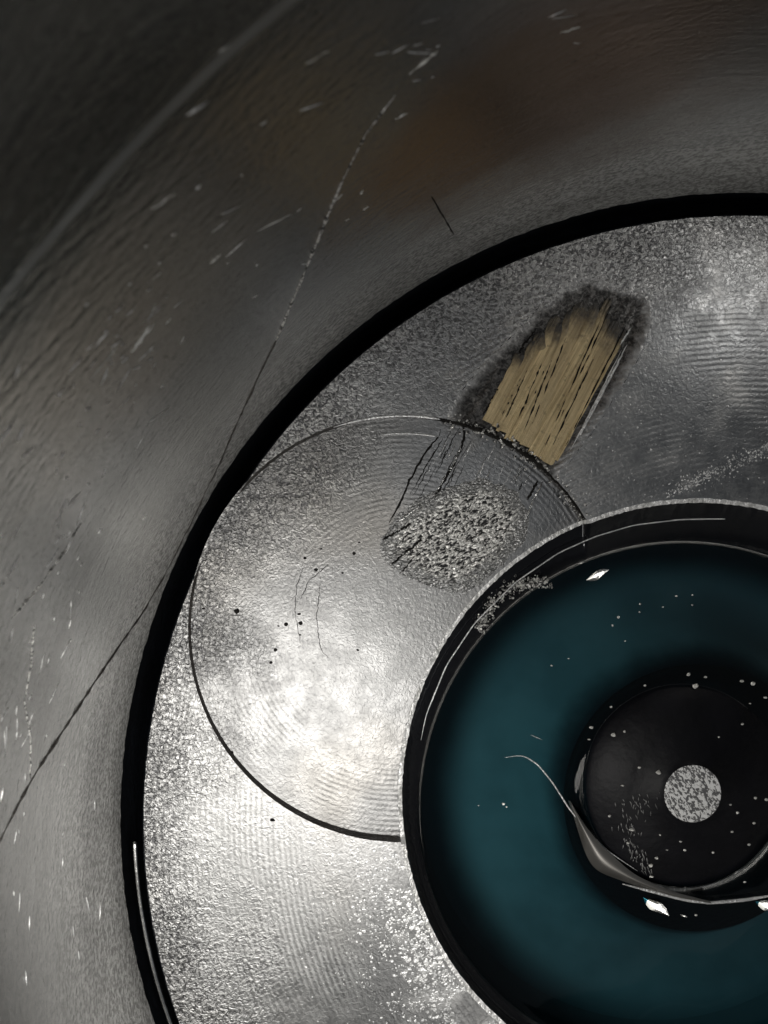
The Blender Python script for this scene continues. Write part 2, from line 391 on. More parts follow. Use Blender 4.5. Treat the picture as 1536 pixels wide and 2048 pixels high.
# ---------------------------------------------------------------- cylinder liner
liner = empty('cylinder_liner', (0, 0, -0.30))
tag(liner, 'grey honed metal cylinder wall rising around the piston, streaked and scratched', 'cylinder')
NA = 720
ang = [2 * PI * i / NA for i in range(NA)]
def circ(r, z, jit=0.0, sd=0.0):
    return [((r + jit * fbm(math.cos(a), math.sin(a), sd, 60)) * math.cos(a), (r + jit * fbm(math.cos(a), math.sin(a), sd, 60)) * math.sin(a), z + jit * 1.5 * fbm(math.cos(a), math.sin(a), sd + 5, 40)) for a in ang]
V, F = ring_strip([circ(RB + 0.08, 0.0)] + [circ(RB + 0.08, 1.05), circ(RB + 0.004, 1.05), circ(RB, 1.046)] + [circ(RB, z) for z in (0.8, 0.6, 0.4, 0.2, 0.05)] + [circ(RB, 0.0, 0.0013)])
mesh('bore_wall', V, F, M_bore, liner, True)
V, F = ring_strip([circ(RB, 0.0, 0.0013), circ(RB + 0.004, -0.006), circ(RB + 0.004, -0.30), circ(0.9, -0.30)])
tag(mesh('gap_shade_band', V, F, M_gap_shade, liner, True), 'black lower band of the cylinder wall, coloured for the shade in the gap')  # shade below the crown painted as a black band

# ---------------------------------------------------------------- piston
piston = empty('piston', (0, 0, -0.30))
tag(piston, 'round machined steel piston crown with a central bowl and one gouged valve pocket', 'piston')
def cinter():
    d = math.hypot(BC[0] - PC[0], BC[1] - PC[1]); a = (BR**2 - PR**2 + d * d) / (2 * d); h = math.sqrt(BR**2 - a * a)
    ex, ey = (PC[0] - BC[0]) / d, (PC[1] - BC[1]) / d; mx, my = BC[0] + a * ex, BC[1] + a * ey
    return (mx - h * ey, my + h * ex), (mx + h * ey, my - h * ex)
I1, I2 = cinter()
A, B = (I1, I2) if I1[1] < I2[1] else (I2, I1)
def an(p, c): return math.atan2(p[1] - c[1], p[0] - c[0]) % (2 * PI)
def arc(c, r, a0, a1, step=0.008, jit=0.0):
    n = max(2, int(abs(a1 - a0) * r / step))
    return [(c[0] + (r + jit * random.uniform(-1, 1)) * math.cos(a0 + (a1 - a0) * i / n), c[1] + (r + jit * random.uniform(-1, 1)) * math.sin(a0 + (a1 - a0) * i / n)) for i in range(n + 1)]
bA, bB = an(A, BC), an(B, BC); pA, pB = an(A, PC), an(B, PC)
gouge_px = [(1118, 948), (1150, 905), (1200, 838), (1250, 760), (1285, 700), (1304, 645), (1300, 592), (1262, 574), (1215, 560), (1165, 550), (1130, 572), (1085, 606), (1040, 652), (1000, 692), (955, 735), (920, 782), (893, 830)]
gou = [px(*p)[:2] for p in gouge_px]
g0, g1 = an(gou[0], PC), an(gou[-1], PC)
gou[0] = (PC[0] + PR * math.cos(g0), PC[1] + PR * math.sin(g0)); gou[-1] = (PC[0] + PR * math.cos(g1), PC[1] + PR * math.sin(g1))
gline = densify(gou, 0.006, 0.0022)
RIMJ = 0.0012
bowl_arc = arc(BC, BR, bA, bB + 2 * PI, 0.006, RIMJ)
bowl_arc[0], bowl_arc[-1] = A, B
arcBG = arc(PC, PR, pB, g0, 0.006, 0.0008); arcGA = arc(PC, PR, g1, pA, 0.006, 0.0003)
arcG = arc(PC, PR, g0, g1, 0.006, 0.0012)
for L, s, e in ((arcBG, B, gline[0]), (arcGA, gline[-1], A), (arcG, gline[0], gline[-1])): L[0], L[-1] = s, e
hole = bowl_arc[:-1] + arcBG[:-1] + gline[:-1] + arcGA[:-1]
PEJ = 0.0007
outer = [(p[0], p[1]) for p in circ(0.9965, 0, PEJ)]
V, F = fill([[(x, y, 0) for x, y in outer], [(x, y, 0) for x, y in hole]])
mesh('crown_face', V, F, M_crown, piston)
V, F = ring_strip([[(x, y, 0) for x, y in outer], circ(1.0, -0.004, PEJ), circ(1.0, -0.06), circ(0.985, -0.065), circ(0.985, -0.30)])
mesh('top_land', V, F, M_gap_shade, piston, True)
# compression ring: its end shows in the gap
a0 = an(px(272, 1688), (0, 0)); pts = []
rr = [(1.0155 * math.cos(a0 + i * 0.01), 1.0155 * math.sin(a0 + i * 0.01), -0.012) for i in range(140)]
V, F = tube(rr, 0.0045, 10)
tag(mesh('piston_ring', V, F, M_ring, piston, True), 'bright ring edge starting partway down the black gap')

# valve pocket
def pdepth(x, y): return -(0.0165 + 0.030 * (x - PC[0]) - 0.006 * (y - PC[1]))
pocket_floor_arc = [(PC[0] + (x - PC[0]) * (1 - 0.010), PC[1] + (y - PC[1]) * (1 - 0.010)) for x, y in arcBG[:-1] + arcG[:-1] + arcGA]
top_arc = arcBG[:-1] + arcG[:-1] + arcGA
inn = arc(BC, BR, bA, bB, 0.006, RIMJ)
pocket_floor_arc[0], pocket_floor_arc[-1] = B, A
lp = pocket_floor_arc + inn[1:-1]
V, F = fill([[(x, y, pdepth(x, y)) for x, y in lp]])
pocket = mesh('valve_pocket', V, F, M_pocket, piston)
GD = -0.0060
def top_z(x, y):
    a = an((x, y), PC)
    return GD * 0.9 if g0 < a < g1 else 0.0
V, F = ring_strip([[(x, y, top_z(x, y)) for x, y in top_arc], [(x, y, pdepth(x, y)) for x, y in pocket_floor_arc]], closed=False)
wl = mesh('pocket_wall', V, F, M_tar_shade, pocket)  # dark coat painted on for the dark this steep wall reflects
# thin step at the pocket's upper edge
sa, sb = an(px(884, 845), PC), an(px(690, 850), PC)
o_ = arc(PC, PR * 0.9885, sa, sb, 0.006); i_ = [(PC[0] + (PR - 0.030 * (1 - (k / (len(o_) - 1))**2.5)) * math.cos(sa + (sb - sa) * k / (len(o_) - 1)), PC[1] + (PR - 0.030 * (1 - (k / (len(o_) - 1))**2.5)) * math.sin(sa + (sb - sa) * k / (len(o_) - 1))) for k in range(len(o_))]
V, F = ring_strip([[(x, y, pdepth(x, y) + 0.005) for x, y in o_], [(x, y, pdepth(x, y) + 0.005) for x, y in i_], [(x + .002 * (PC[0] - x), y + .002 * (PC[1] - y), pdepth(x, y) - 0.001) for x, y in i_]], closed=False)
mesh('pocket_step', V, F, M_pocket, pocket)

def edge_line(p0, p1, r, off, name='bright_edge'):
    a0_, a1_ = an(px(*p0), PC), an(px(*p1), PC); n = 60
    P = [(PC[0] + (PR + off) * math.cos(a0_ + (a1_ - a0_) * i / n), PC[1] + (PR + off) * math.sin(a0_ + (a1_ - a0_) * i / n), -0.002) for i in range(n + 1)]
    V, F = tube(P, [r * (0.2 + 0.8 * min(1, (i + 1) / 15, (n - i + 1) / 5)) for i in range(n + 1)], 8, 0.25); mesh(name, V, F, M_spot, pocket, True)
edge_line((668, 858), (882, 830), 0.0024, -0.002)
edge_line((760, 868), (874, 868), 0.0014, -0.031)

# bowl, a turned shape about BC
def lsh(r):      # the inner lip is not concentric with the rim
    k = max(0.0, min(1.0, (r - 0.33) / 0.10)) if r < 0.475 else max(0.0, (0.497 - r) / 0.022)
    return -0.004 * k, -0.031 * k
def bowl_rings(prof, top=False):
    out = []
    for (r, z, j) in prof:
        lx, ly = lsh(r)
        out.append([(BC[0] + lx + (r + j * fbm(math.cos(a), math.sin(a), r, 70)) * math.cos(a), BC[1] + ly + (r + j * fbm(math.cos(a), math.sin(a), r, 70)) * math.sin(a), z) for a in ang])
    return out
def in_pocket(a): return bB < a < bA
rings = bowl_rings([(BR, 0, 0)]); rings.append([(BC[0] + (BR - 0.0075 + 0.0014 * fbm(math.cos(a), math.sin(a), 2, 70)) * math.cos(a), BC[1] + (BR - 0.0075 + 0.0014 * fbm(math.cos(a), math.sin(a), 2, 70)) * math.sin(a), -0.0016) for a in ang])
top = []
for i, a in enumerate(ang):
    x, y = BC[0] + BR * math.cos(a), BC[1] + BR * math.sin(a)
    top.append((x, y, pdepth(x, y) if in_pocket(a) else 0.0))
low = []
for i, a in enumerate(ang):
    x, y, z = rings[1][i]; low.append((x, y, z if not in_pocket(a) else pdepth(x, y) - 0.0016))
V, F = ring_strip([top, low]); rim = mesh('bowl_rim', V, F, M_rim, piston, False)
V, F = ring_strip([low] + bowl_rings([(0.478, -0.034, 0.001), (0.462, -0.044, 0.001)])); mesh('bowl_lip', V, F, M_lip, piston, True)
V, F = ring_strip(bowl_rings([(0.462, -0.044, 0.001), (0.458, -0.048, .001)])); mesh('bowl_lip_edge', V, F, M_lip, piston, True)
BOWL = [(0.458, -0.07), (0.474, -0.085), (0.486, -0.105), (0.489, -0.135), (0.482, -0.170), (0.462, -0.200), (0.43, -0.220), (0.40, -0.228), (0.37, -0.228), (0.34, -0.222), (0.31, -0.206), (0.285, -0.184), (0.265, -0.158), (0.245, -0.128)]
CONE = [(0.245, -0.128), (0.232, -0.112), (0.215, -0.092), (0.195, -0.077), (0.176, -0.066), (0.15, -0.054), (0.10, -0.036), (0.055, -0.028), (0.0485, -0.020)]
def shifted(prof, lift=0.0):      # the cone's foot sits a little off the tip
    out = []
    for r, z in prof:
        k = max(0.0, min(1.0, (-z - 0.05) / 0.08)) * max(0, min(1, (0.40 - r) / 0.13))
        k2 = max(0.0, min(1.0, (-z - 0.11) / 0.05)) * max(0, min(1, (r - 0.35) / 0.05)) * max(0, min(1, (0.474 - r) / 0.03))
        lx, ly = lsh(min(r, 0.46))
        out.append([(BC[0] + lx + 0.055 * k + 0.03 * k2 + r * math.cos(a), BC[1] + ly - 0.050 * k - 0.03 * k2 + r * math.sin(a), z + lift) for a in ang])
    return out
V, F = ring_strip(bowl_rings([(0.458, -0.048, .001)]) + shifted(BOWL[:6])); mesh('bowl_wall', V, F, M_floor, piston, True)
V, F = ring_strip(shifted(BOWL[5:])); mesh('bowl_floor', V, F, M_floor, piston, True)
V, F = ring_strip(shifted(CONE)); mesh('bowl_cone', V, F, M_dark, piston, True)
rr = bowl_rings([(0.0485, -0.020, 0.0), (0.0475, -0.019, 0)]); V, F = ring_strip(rr); F.append(list(range(NA, 2 * NA)))
tag(mesh('cone_tip', V, F, M_tip, piston), 'small flat bright speckled disc on top of the dark cone')

# ---------------------------------------------------------------- gouge across the crown
gpoly = gline[:-1] + arcG[::-1][:-1]
GA = math.atan2(0.88, 0.474)
def gouge_h(x, y):
    e = edge_dist(np.array([x, y]), np.array(gline)); k = min(1, e / 0.03); k = k * k * (3 - 2 * k)
    v = -x * math.sin(GA) + y * math.cos(GA); u = x * math.cos(GA) + y * math.sin(GA)
    rid = fbm(v, u * 0.035, 0, 75) * 0.0028 + fbm(v, u * 0.05, 3, 160) * 0.0016
    return GD * k + rid * k + fbm(x, y, 7, 130) * 0.0012
V2, F2 = region(gpoly, 0.0035, GA, 2.2)
V = [(x, y, gouge_h(x, y)) for x, y in V2]
gouge = mesh('gouge', V, F2, M_gouge, piston, True)
GL = np.array(gline); ea = gouge.data.attributes.new('edge', 'FLOAT', 'POINT')
def open_edge(x, y):
    d = GL[1:] - GL[:-1]; q = np.array([x, y]) - GL[:-1]; k = np.clip((q * d).sum(1) / np.maximum((d * d).sum(1), 1e-12), 0, 1)
    return float(np.sqrt(((GL[:-1] + d * k[:, None] - np.array([x, y]))**2).sum(1)).min())
ea.data.foreach_set('value', [min(1.0, open_edge(x, y) / 0.05) for x, y in V2])
tag(gouge, 'dark gouged groove with tan wood-like streaks running up from the pocket')
bot = resample([px(972, 838), px(1010, 862), px(1062, 893), px(1116, 920)], 101); topl = resample([px(1040, 712), px(1080, 672), px(1118, 632), px(1180, 598), px(1232, 594), px(1272, 632)], 101)
t = 0.0; k = 0
while t < 0.985:
    wd = random.choice((0.03, 0.045, 0.06, 0.09, 0.12)); c = t + wd / 2
    if c > 0.99: break
    b, e = bot[int(c * 100)], topl[int(c * 100)]
    s0, s1 = random.uniform(-0.05, 0.0), random.uniform(0.88, 1.02)
    dirv = (e - b)[:2]; L = np.linalg.norm(dirv); dirv /= L; nv = np.array([dirv[1], -dirv[0]]); hw = wd * 0.214 * 0.5
    rows = []; NS = 36; sd = random.uniform(0, 50)
    for i in range(NS + 1):
        f = s0 + (s1 - s0) * i / NS; taper = min(1, (NS - i + 0.8) / 2)
        cen = (b + (e - b) * f)[:2] + nv * fbm(f * 6, 3) * 0.003
        h_ = hw * taper * (1 + 0.06 * fbm(f * 14, sd + 3)); zz = GD + 0.0028 + 0.0010 * fbm(f * 9, sd + 9) + 0.0006 * (k % 3)
        rows.append([(cen[0] + nv[0] * q * h_, cen[1] + nv[1] * q * h_, zz + dz) for q, dz in ((-1, -0.0010), (-0.85, -0.0001), (0, 0.0003), (0.85, -0.0001), (1, -0.0010))])
    V, F = ring_strip(rows, closed=False)
    so = mesh('streak', V, F, M_tan, gouge, True)
    at_ = so.data.attributes.new('fade', 'FLOAT', 'POINT'); at_.data.foreach_set('value', [i / NS for i in range(NS + 1) for _ in range(5)])
    if random.random() < 0.8:
        v0, v1 = random.uniform(0.0, 0.15), random.uniform(0.6, 0.97); n_ = 24
        P = [tuple(np.append((b + (e - b) * (v0 + (v1 - v0) * i / n_))[:2] + nv * (hw + 0.0006 + 0.0012 * fbm(i * 0.3, sd)), GD + 0.0030)) for i in range(n_ + 1)]
        V, F = tube(P, [random.choice((0.0007, 0.0012, 0.0018)) * (0.2 + 0.8 * min(1, (i + 1) / 6, (n_ - i + 1) / 6)) * random.uniform(0.7, 1.2) for i in range(n_ + 1)], 5); mesh('groove', V, F, M_soot, gouge, True)
    t += wd; k += 1
for (p0, p1, r) in (((1254, 690), (1150, 890), 0.0022), ((1243, 700), (1134, 915), 0.0014), ((1262, 655), (1240, 690), 0.0014)):
    n = 26; pts = [tuple(np.array(px(*p0, -0.002)) * (1 - i / n) + np.array(px(*p1, -0.002)) * i / n + np.array([random.uniform(-1, 1) * 0.0006, random.uniform(-1, 1) * 0.0006, 0])) for i in range(n + 1)]
    V, F = tube(pts, [r * min(1, (i + 1) / 6, (n - i + 1) / 6) for i in range(n + 1)], 8, 0.25)
    mesh('bright_ridge', V, F, M_spot, gouge, True)
def crack(pts, r, z, par, n=60, jit=0.5, wob=0.0015, name='crack'):
    P = smoothline([px(*p, z) for p in pts], n, 1); P = [(p[0] + random.uniform(-1, 1) * wob, p[1] + random.uniform(-1, 1) * wob, p[2]) for p in P]
    V, F = tube(P, [r * (0.3 + 0.7 * min(1, (i + .5) / 5, (n - i - .5) / 5)) * random.uniform(0.85, 1.1) for i in range(n)], 6, 0.15); mesh(name, V, F, M_soot, par, True)
crack([(1128, 572), (1085, 606), (1040, 655), (1000, 695), (955, 738), (920, 785), (895, 828)], 0.0011, -0.0012, gouge)
crack([(1075, 655), (1048, 690), (1020, 742), (985, 800), (965, 830)], 0.0016, GD + 0.001, gouge)
crack([(1302, 600), (1303, 645), (1285, 700), (1252, 760), (1200, 842), (1150, 910), (1122, 948)], 0.0013, -0.0012, gouge)
crack([(1150, 552), (1200, 556), (1262, 575), (1300, 594)], 0.0008, -0.0010, gouge)
def arc_crack(a0_, a1_, r, off, n=90):
    P = [(PC[0] + (PR + off + random.uniform(-1, 1) * 0.0008) * math.cos(a0_ + (a1_ - a0_) * i / n), PC[1] + (PR + off + random.uniform(-1, 1) * 0.0008) * math.sin(a0_ + (a1_ - a0_) * i / n), GD + 0.002) for i in range(n + 1)]
    V, F = tube(P, [r * random.uniform(0.6, 1.15) for _ in P], 6, 0.3); mesh('crack', V, F, M_soot, gouge, True)
arc_crack(g0, g1 + 0.03, 0.0042, -0.001)
arc_crack(pB + 0.01, g0, 0.0034, -0.001, 40)
# chips along the torn pocket edge
parts = []
for i in range(190):
    a = random.uniform(pB, g1 + 0.25 * 0); r = PR + random.gauss(0.0, 0.006)
    x, y = PC[0] + r * math.cos(a), PC[1] + r * math.sin(a)
    parts.append(spin(shard(random.uniform(0.0012, 0.0042), 1.1), random.uniform(0, 6), (x, y, -0.003 if r > PR else -0.006)))
V, F = join(parts); tag(mesh('metal_chips', V, F, M_scuff, gouge), kind='stuff')

# ---------------------------------------------------------------- scuffed patch on the pocket floor
sc_px = [(868, 985), (905, 972), (960, 955), (1030, 978), (1062, 1025), (1055, 1075), (1012, 1128), (968, 1165), (930, 1190), (880, 1180), (838, 1165), (800, 1150), (765, 1112), (762, 1075), (800, 1025), (835, 1000)]
poly = densify([px(*p, -0.015)[:2] for p in sc_px] + [px(*sc_px[0], -0.015)[:2]], 0.008, 0.003)[:-1]
V2, F2 = region(poly, 0.0028, math.radians(28), 1.3)
PA = np.array(poly); V = []
for x, y in V2:
    u = x * math.cos(.5) + y * math.sin(.5); v = -x * math.sin(.5) + y * math.cos(.5)
    e = min(1, edge_dist(np.array([x, y]), PA) / 0.012)
    V.append((x, y, pdepth(x, y) + 0.0004 + e * (0.0008 + 0.0010 * fbm(u * 0.55, v, 0, 120) + 0.0008 * fbm(u, v, 4, 210))))
tag(mesh('scuffed_patch', V, F2, M_scuff_patch, pocket), 'bright rough scuffed patch on the pocket floor')
sp_ = bpy.data.objects['scuffed_patch']; ea = sp_.data.attributes.new('edge', 'FLOAT', 'POINT')
ea.data.foreach_set('value', [min(1.0, edge_dist(np.array([x, y]), PA) / 0.06) for x, y in V2])
def scratch(pts, r, mat, parent, z=None, n=30, jit=0.3, bore=False, name='scratch', wob=0.0012, label=None):
    P = [pbore(*p, -0.0003) if bore else px(*p, 0.0) for p in pts]
    P = smoothline(P, n, 2); out = []
    for p in P:
        if bore:
            a = math.atan2(p[1], p[0]); rr_ = RB + 0.0004; out.append((rr_ * math.cos(a), rr_ * math.sin(a), p[2] + random.uniform(-1, 1) * wob))
        else:
            zz = (pdepth(p[0], p[1]) if z == 'pocket' else z); out.append((p[0] + random.uniform(-1, 1) * wob, p[1] + random.uniform(-1, 1) * wob, zz))
    V, F = tube(out, [r * (0.35 + 0.65 * min(1, (i + .5) / 4, (n - i - .5) / 4)) for i in range(n)], 6, jit)
    o = mesh(name, V, F, mat, parent, True)
    if label: o['label'] = label
    return o
for pts, r, m in (([(884, 842), (880, 870), (850, 905), (820, 960), (800, 1010), (778, 1045)], 0.0018, M_soot), ([(930, 845), (932, 872), (915, 920), (880, 980), (862, 1010)], 0.0020, M_soot),
                  ([(926, 888), (912, 922), (898, 950)], 0.0022, M_ring), ([(895, 948), (880, 975), (868, 1000)], 0.0018, M_ring), ([(1092, 962), (1072, 1000), (1052, 1052)], 0.0018, M_ring), ([(1080, 962), (1060, 1000)], 0.0022, M_soot),
                  ([(765, 1080), (800, 1062), (825, 1045)], 0.0022, M_soot), ([(782, 1130), (820, 1100), (850, 1075)], 0.002, M_soot), ([(800, 1150), (830, 1115), (860, 1095)], 0.0018, M_soot), ([(800, 1042), (830, 1020), (845, 1008)], 0.0026, M_ring),
                  ([(608, 1130), (592, 1170), (588, 1220), (600, 1290)], 0.00055, M_soot), ([(640, 1170), (632, 1240), (640, 1300), (655, 1320)], 0.00055, M_soot), ([(655, 1130), (615, 1165), (600, 1200)], 0.00055, M_soot)):
    scratch(pts, r, m, pocket, 'pocket')

for k in range(34):       # faint scrape lines between the gouge and the scuffed patch
    f = random.random(); x0, y0 = 895 + 190 * f, 850 + 80 * f * f; x1, y1 = 790 + 250 * f, 1035 - 20 * f; a_ = random.uniform(0, 0.5); b_ = a_ + random.uniform(0.15, 0.5)
    q = [(x0 + (x1 - x0) * u + random.uniform(-2, 2), y0 + (y1 - y0) * u) for u in (a_, (a_ + b_) / 2, b_)]
    scratch(q, random.uniform(0.0004, 0.0011), random.choice((M_soot, M_soot, M_ring, M_spot)), pocket, 'pocket', n=14)
# bare spots showing through the oil film near the bowl, lower left
parts = []
for i in range(3400):
    a = random.gauss(math.radians(217), math.radians(19)); rr_ = BR + 0.003 + random.expovariate(1 / 0.075)
    x, y = BC[0] + rr_ * math.cos(a), BC[1] + rr_ * math.sin(a)
    if math.hypot(x - PC[0], y - PC[1]) < PR + 0.012 or math.hypot(x, y) > 0.97 or fbm(x, y, 2, 14) < -0.25 * (1 + rr_ - BR): continue
    r = random.choice((0.0010, 0.0013, 0.0016, 0.002, 0.002, 0.0025, 0.003, 0.0042)) * random.uniform(0.6, 1.2) * max(0.4, 1.25 - (rr_ - BR) / 0.2)
    parts.append(spin(shard(r, 0.02, random.choice((5, 6, 7, 8))), random.uniform(0, 6), (x, y, 0.0002)))
GP = np.array(gline)
for i in range(1300):        # sparse flecks over the upper right, thicker along one slanting streak
    if random.random() < 0.4: x, y = 1330 + 230 * random.random(), 0; y = 992 - 0.47 * (x - 1330) + random.gauss(0, 9)
    else: x, y = random.uniform(1080, 1560), random.uniform(440, 1010)
    p = px(x, y)
    if math.hypot(p[0] - BC[0], p[1] - BC[1]) < BR + 0.004 or math.hypot(p[0] - PC[0], p[1] - PC[1]) < PR + 0.012 or math.hypot(p[0], p[1]) > 0.985 or inside(p[:2], GP): continue
    parts.append(spin(shard(random.choice((0.0006, 0.0008, 0.001, 0.0014, 0.002)), 0.3, 5), random.uniform(0, 6), (p[0], p[1], 0.0)))
V, F = join(parts); tag(mesh('bare_metal_spots', V, F, M_spot, piston), 'bright bare spots and flecks scattered around the bowl edge', kind='stuff')
# burred ledge inside the rim
parts = []
for i in range(520):
    f = random.random(); p = np.array(px(960, 1262, -0.03)) * (1 - f) + np.array(px(1098, 1163, -0.03)) * f
    bul = 0.012 * math.sin(PI * f); d = np.array([BC[0] - p[0], BC[1] - p[1]]); d /= np.linalg.norm(d)
    q = p[:2] - d * (0.030 * math.sin(PI * f)) + d * random.gauss(0, 0.006)
    parts.append(spin(shard(random.uniform(0.0012, 0.0032), 0.9), random.uniform(0, 6), (q[0], q[1], -0.024 - 0.012 * random.random())))
V, F = join(parts); tag(mesh('rim_burr', V, F, M_scuff, piston), 'rough bright burr inside the upper left of the bowl edge', kind='stuff')

# scrape beside the tip
SCR = []
parts = []
for i in range(110):
    f = random.random(); c = np.array([(1298, 1592), (1268, 1612), (1252, 1650), (1262, 1690), (1296, 1738)]); q = resample(c, 101)[int(f * 100)]
    sp = 16 * (1 - f)**0.7 + 3; x, y = q[0] + random.gauss(0, sp), q[1] + random.gauss(0, 6); ln = random.uniform(4, 12)
    def zc(x, y):
        p = px(x, y, -0.045); return float(np.interp(math.hypot(p[0] - BC[0], p[1] - BC[1]), [0, .055, .10, .15, .176, .195, .3], [-.020, -.028, -.036, -.054, -.066, -.077, -.09]))
    a_, b_ = px(x, y, zc(x, y)), px(x + random.uniform(-3, 6), y + ln, zc(x, y + ln))
    parts.append(tube([a_, tuple((np.array(a_) + np.array(b_)) / 2), b_], [0.0004, random.uniform(0.0006, 0.0014), 0.0004], 5))
V, F = join(parts); tag(mesh('scrape_mark', V, F, simple('dull_scrape', (0.22, 0.22, 0.22), 0.6, 0.4, 90, 0.002), piston, True), 'grey scraped mark left of the speckled tip', kind='stuff')

# ---------------------------------------------------------------- coolant in the bowl
LZ = -0.066
def cone_r(): return 0.176
rads = [0.4575, 0.456, 0.453, 0.449, 0.444, 0.437, 0.42, 0.38, 0.33, 0.28, 0.24, 0.215, 0.20, 0.192, 0.186, 0.181, 0.177, 0.174]
rings = []
for r in rads:
    rg = []
    for a in ang:
        low_side = max(0.0, min(1.0, 0.5 - 1.4 * math.sin(a + 0.25)))       # the film only climbs the cone on its lower side
        z = LZ + (0.003 + 0.010 * max(0.0, min(1.0, 0.3 + 1.2 * math.sin(a - 0.35)))) * math.exp(-(0.4585 - r) / 0.006) + 0.012 * low_side * math.exp(-(r - 0.173) / 0.010)
        lx, ly = lsh(r); rg.append((BC[0] + lx + r * math.cos(a), BC[1] + ly + r * math.sin(a), z))
    rings.append(rg)
nt = len(rings)
under = [(r, z) for r, z in CONE[3::-1]][:-1] + [(r, z) for r, z in BOWL[::-1]]
rings += shifted([(r + (0.001 if r < 0.3 else -0.001 if r > 0.42 else 0), z) for r, z in under], 0.0015)
rings.append(rings[0])
V, F = ring_strip(rings[:-1]); n = NA; last = len(rings) - 2
for j in range(n): F.append((last * n + j, last * n + (j + 1) % n, (j + 1) % n, j))
fm = [0] * ((nt - 1) * n) + [1] * (len(F) - (nt - 1) * n)
F = [f[::-1] for f in F]
liq = mesh('coolant', V, F, [M_liq, M_liq_under], None, True, fm)
tag(liq, 'dark teal coolant pooled in the round bowl of the piston', 'liquid', kind=None)
# raised film skin at the cone, its reflection put in as grey metal
def film(pts_o, pts_i, zo, zi, bulge, name):
    n = 60; O = smoothline([px(*p, zo) for p in pts_o], n, 20); I = smoothline([px(*p, zi) for p in pts_i], n, 14); rows = []
    O = [tuple(np.array(o) * 0.8 + np.array(i) * 0.2) for o, i in zip(O, I)]
    for k in range(13):
        f = k / 12; rows.append([tuple(np.array(o) * (1 - f) + np.array(i) * f + np.array([0, 0, bulge * math.sin(PI * f)])) for o, i in zip(O, I)])
    V, F = ring_strip(rows, closed=False); return mesh(name, V, F, M_film_reflection, liq, True)
t_ = NT('film_reflection_grey'); b_ = t_.bsdf((0.26, 0.25, 0.235), 0.9, 0.33, t_.bump(t_.noise(scale=8), 0.002)); M_film_reflection = t_.m
def fline(pts, z, r, n=60):
    P = smoothline([px(*p, z) for p in pts], n, 3)
    V, F = tube(P, [r * (0.25 + 0.75 * min(1, (i + .5) / 10, (n - i - .5) / 12)) for i in range(n)], 8, 0.12)
    return mesh('film_edge_glint', V, F, M_spot, liq, True)
fline([(1010, 1515), (1045, 1510), (1075, 1528), (1105, 1565), (1140, 1620), (1180, 1668), (1215, 1702), (1275, 1742)], -0.058, 0.0014)  # white tubes put in for the reflections along the film's edge
fline([(1245, 1768), (1300, 1782), (1370, 1800), (1420, 1806), (1490, 1800), (1560, 1788)], -0.058, 0.0028)
film([(1135, 1600), (1150, 1650), (1163, 1715), (1180, 1752), (1215, 1758), (1260, 1772), (1330, 1795), (1420, 1806)], [(1140, 1600), (1165, 1645), (1200, 1688), (1235, 1720), (1262, 1745), (1300, 1765), (1350, 1785), (1420, 1802)], -0.0655, -0.054, 0.005, 'film_skin_glint')
fl_ = fline([(842, 1480), (852, 1430), (893, 1330), (950, 1245), (1030, 1165), (1118, 1105), (1190, 1073), (1268, 1050), (1360, 1039), (1468, 1037), (1570, 1044)], -0.022, 0.0012, 120); fl_.name = 'lip_line'; fl_.parent = piston; fl_.location = -piston.location
fline([(1062, 1470), (1085, 1480)], -0.064, 0.0008, 20)

def facet(x, y, z, L, W, rot):
    """glint put in as a little tilted steel lens at the liquid's edge that faces between the lamp and the eye"""
    p = np.array(px(x, y, z)); lp_ = np.array(mirror_pos(635, 1450, 0.85))
    n = (CAM - p) / np.linalg.norm(CAM - p) + (lp_ - p) / np.linalg.norm(lp_ - p); n /= np.linalg.norm(n)
    e1 = np.array([math.cos(rot), math.sin(rot), 0]); e1 -= n * e1.dot(n); e1 /= np.linalg.norm(e1); e2 = np.cross(n, e1); rows = []
    for k in range(13):
        u = k / 6 - 1; hw_ = W * (1 - abs(u)**1.4)
        rows.append([tuple(p + e1 * L * (u + 0.25 * v * (1 - u * u)) + e2 * v * hw_ + n * 0.0015 * (1 - v * v) * (1 - u * u)) for v in (-1, -0.5, 0, 0.5, 1)])
    V, F = ring_strip(rows, closed=False); mesh('glint_facet', V, F, M_ring, liq, True)
facet(1195, 1150, LZ + 0.010, 0.022, 0.0075, 0.5)
facet(1312, 1813, LZ + 0.008, 0.024, 0.010, -0.5)
facet(1536, 1811, LZ + 0.008, 0.020, 0.010, -0.2)
facet(1368, 1832, LZ + 0.003, 0.006, 0.002, -0.3)
# ---------------------------------------------------------------- scratches on the wall
for pts, r, m, n in (([(-10, 1700), (40, 1600), (80, 1530), (130, 1455), (170, 1392), (225, 1310), (285, 1225), (335, 1140), (385, 1040), (440, 925), (490, 810), (520, 745), (552, 680)], 0.0022, M_tar_shade, 90),
                     ([(552, 680), (575, 625), (600, 565), (635, 480), (665, 405), (690, 350)], 0.0018, M_scuff, 50), ([(690, 350), (730, 270), (790, 190)], 0.001, M_scuff, 30),
                     ([(862, 392), (885, 430), (908, 470)], 0.0014, M_soot, 14),
                     ([(20, 1240), (80, 1170), (130, 1100), (170, 1030)], 0.0012, M_scuff, 30), ([(50, 1400), (62, 1330), (68, 1250)], 0.0012, M_scuff, 24), ([(60, 1560), (62, 1480), (48, 1400)], 0.0012, M_scuff, 24)):
    scratch(pts, r, m, liner, n=n, bore=True, jit=0.5)
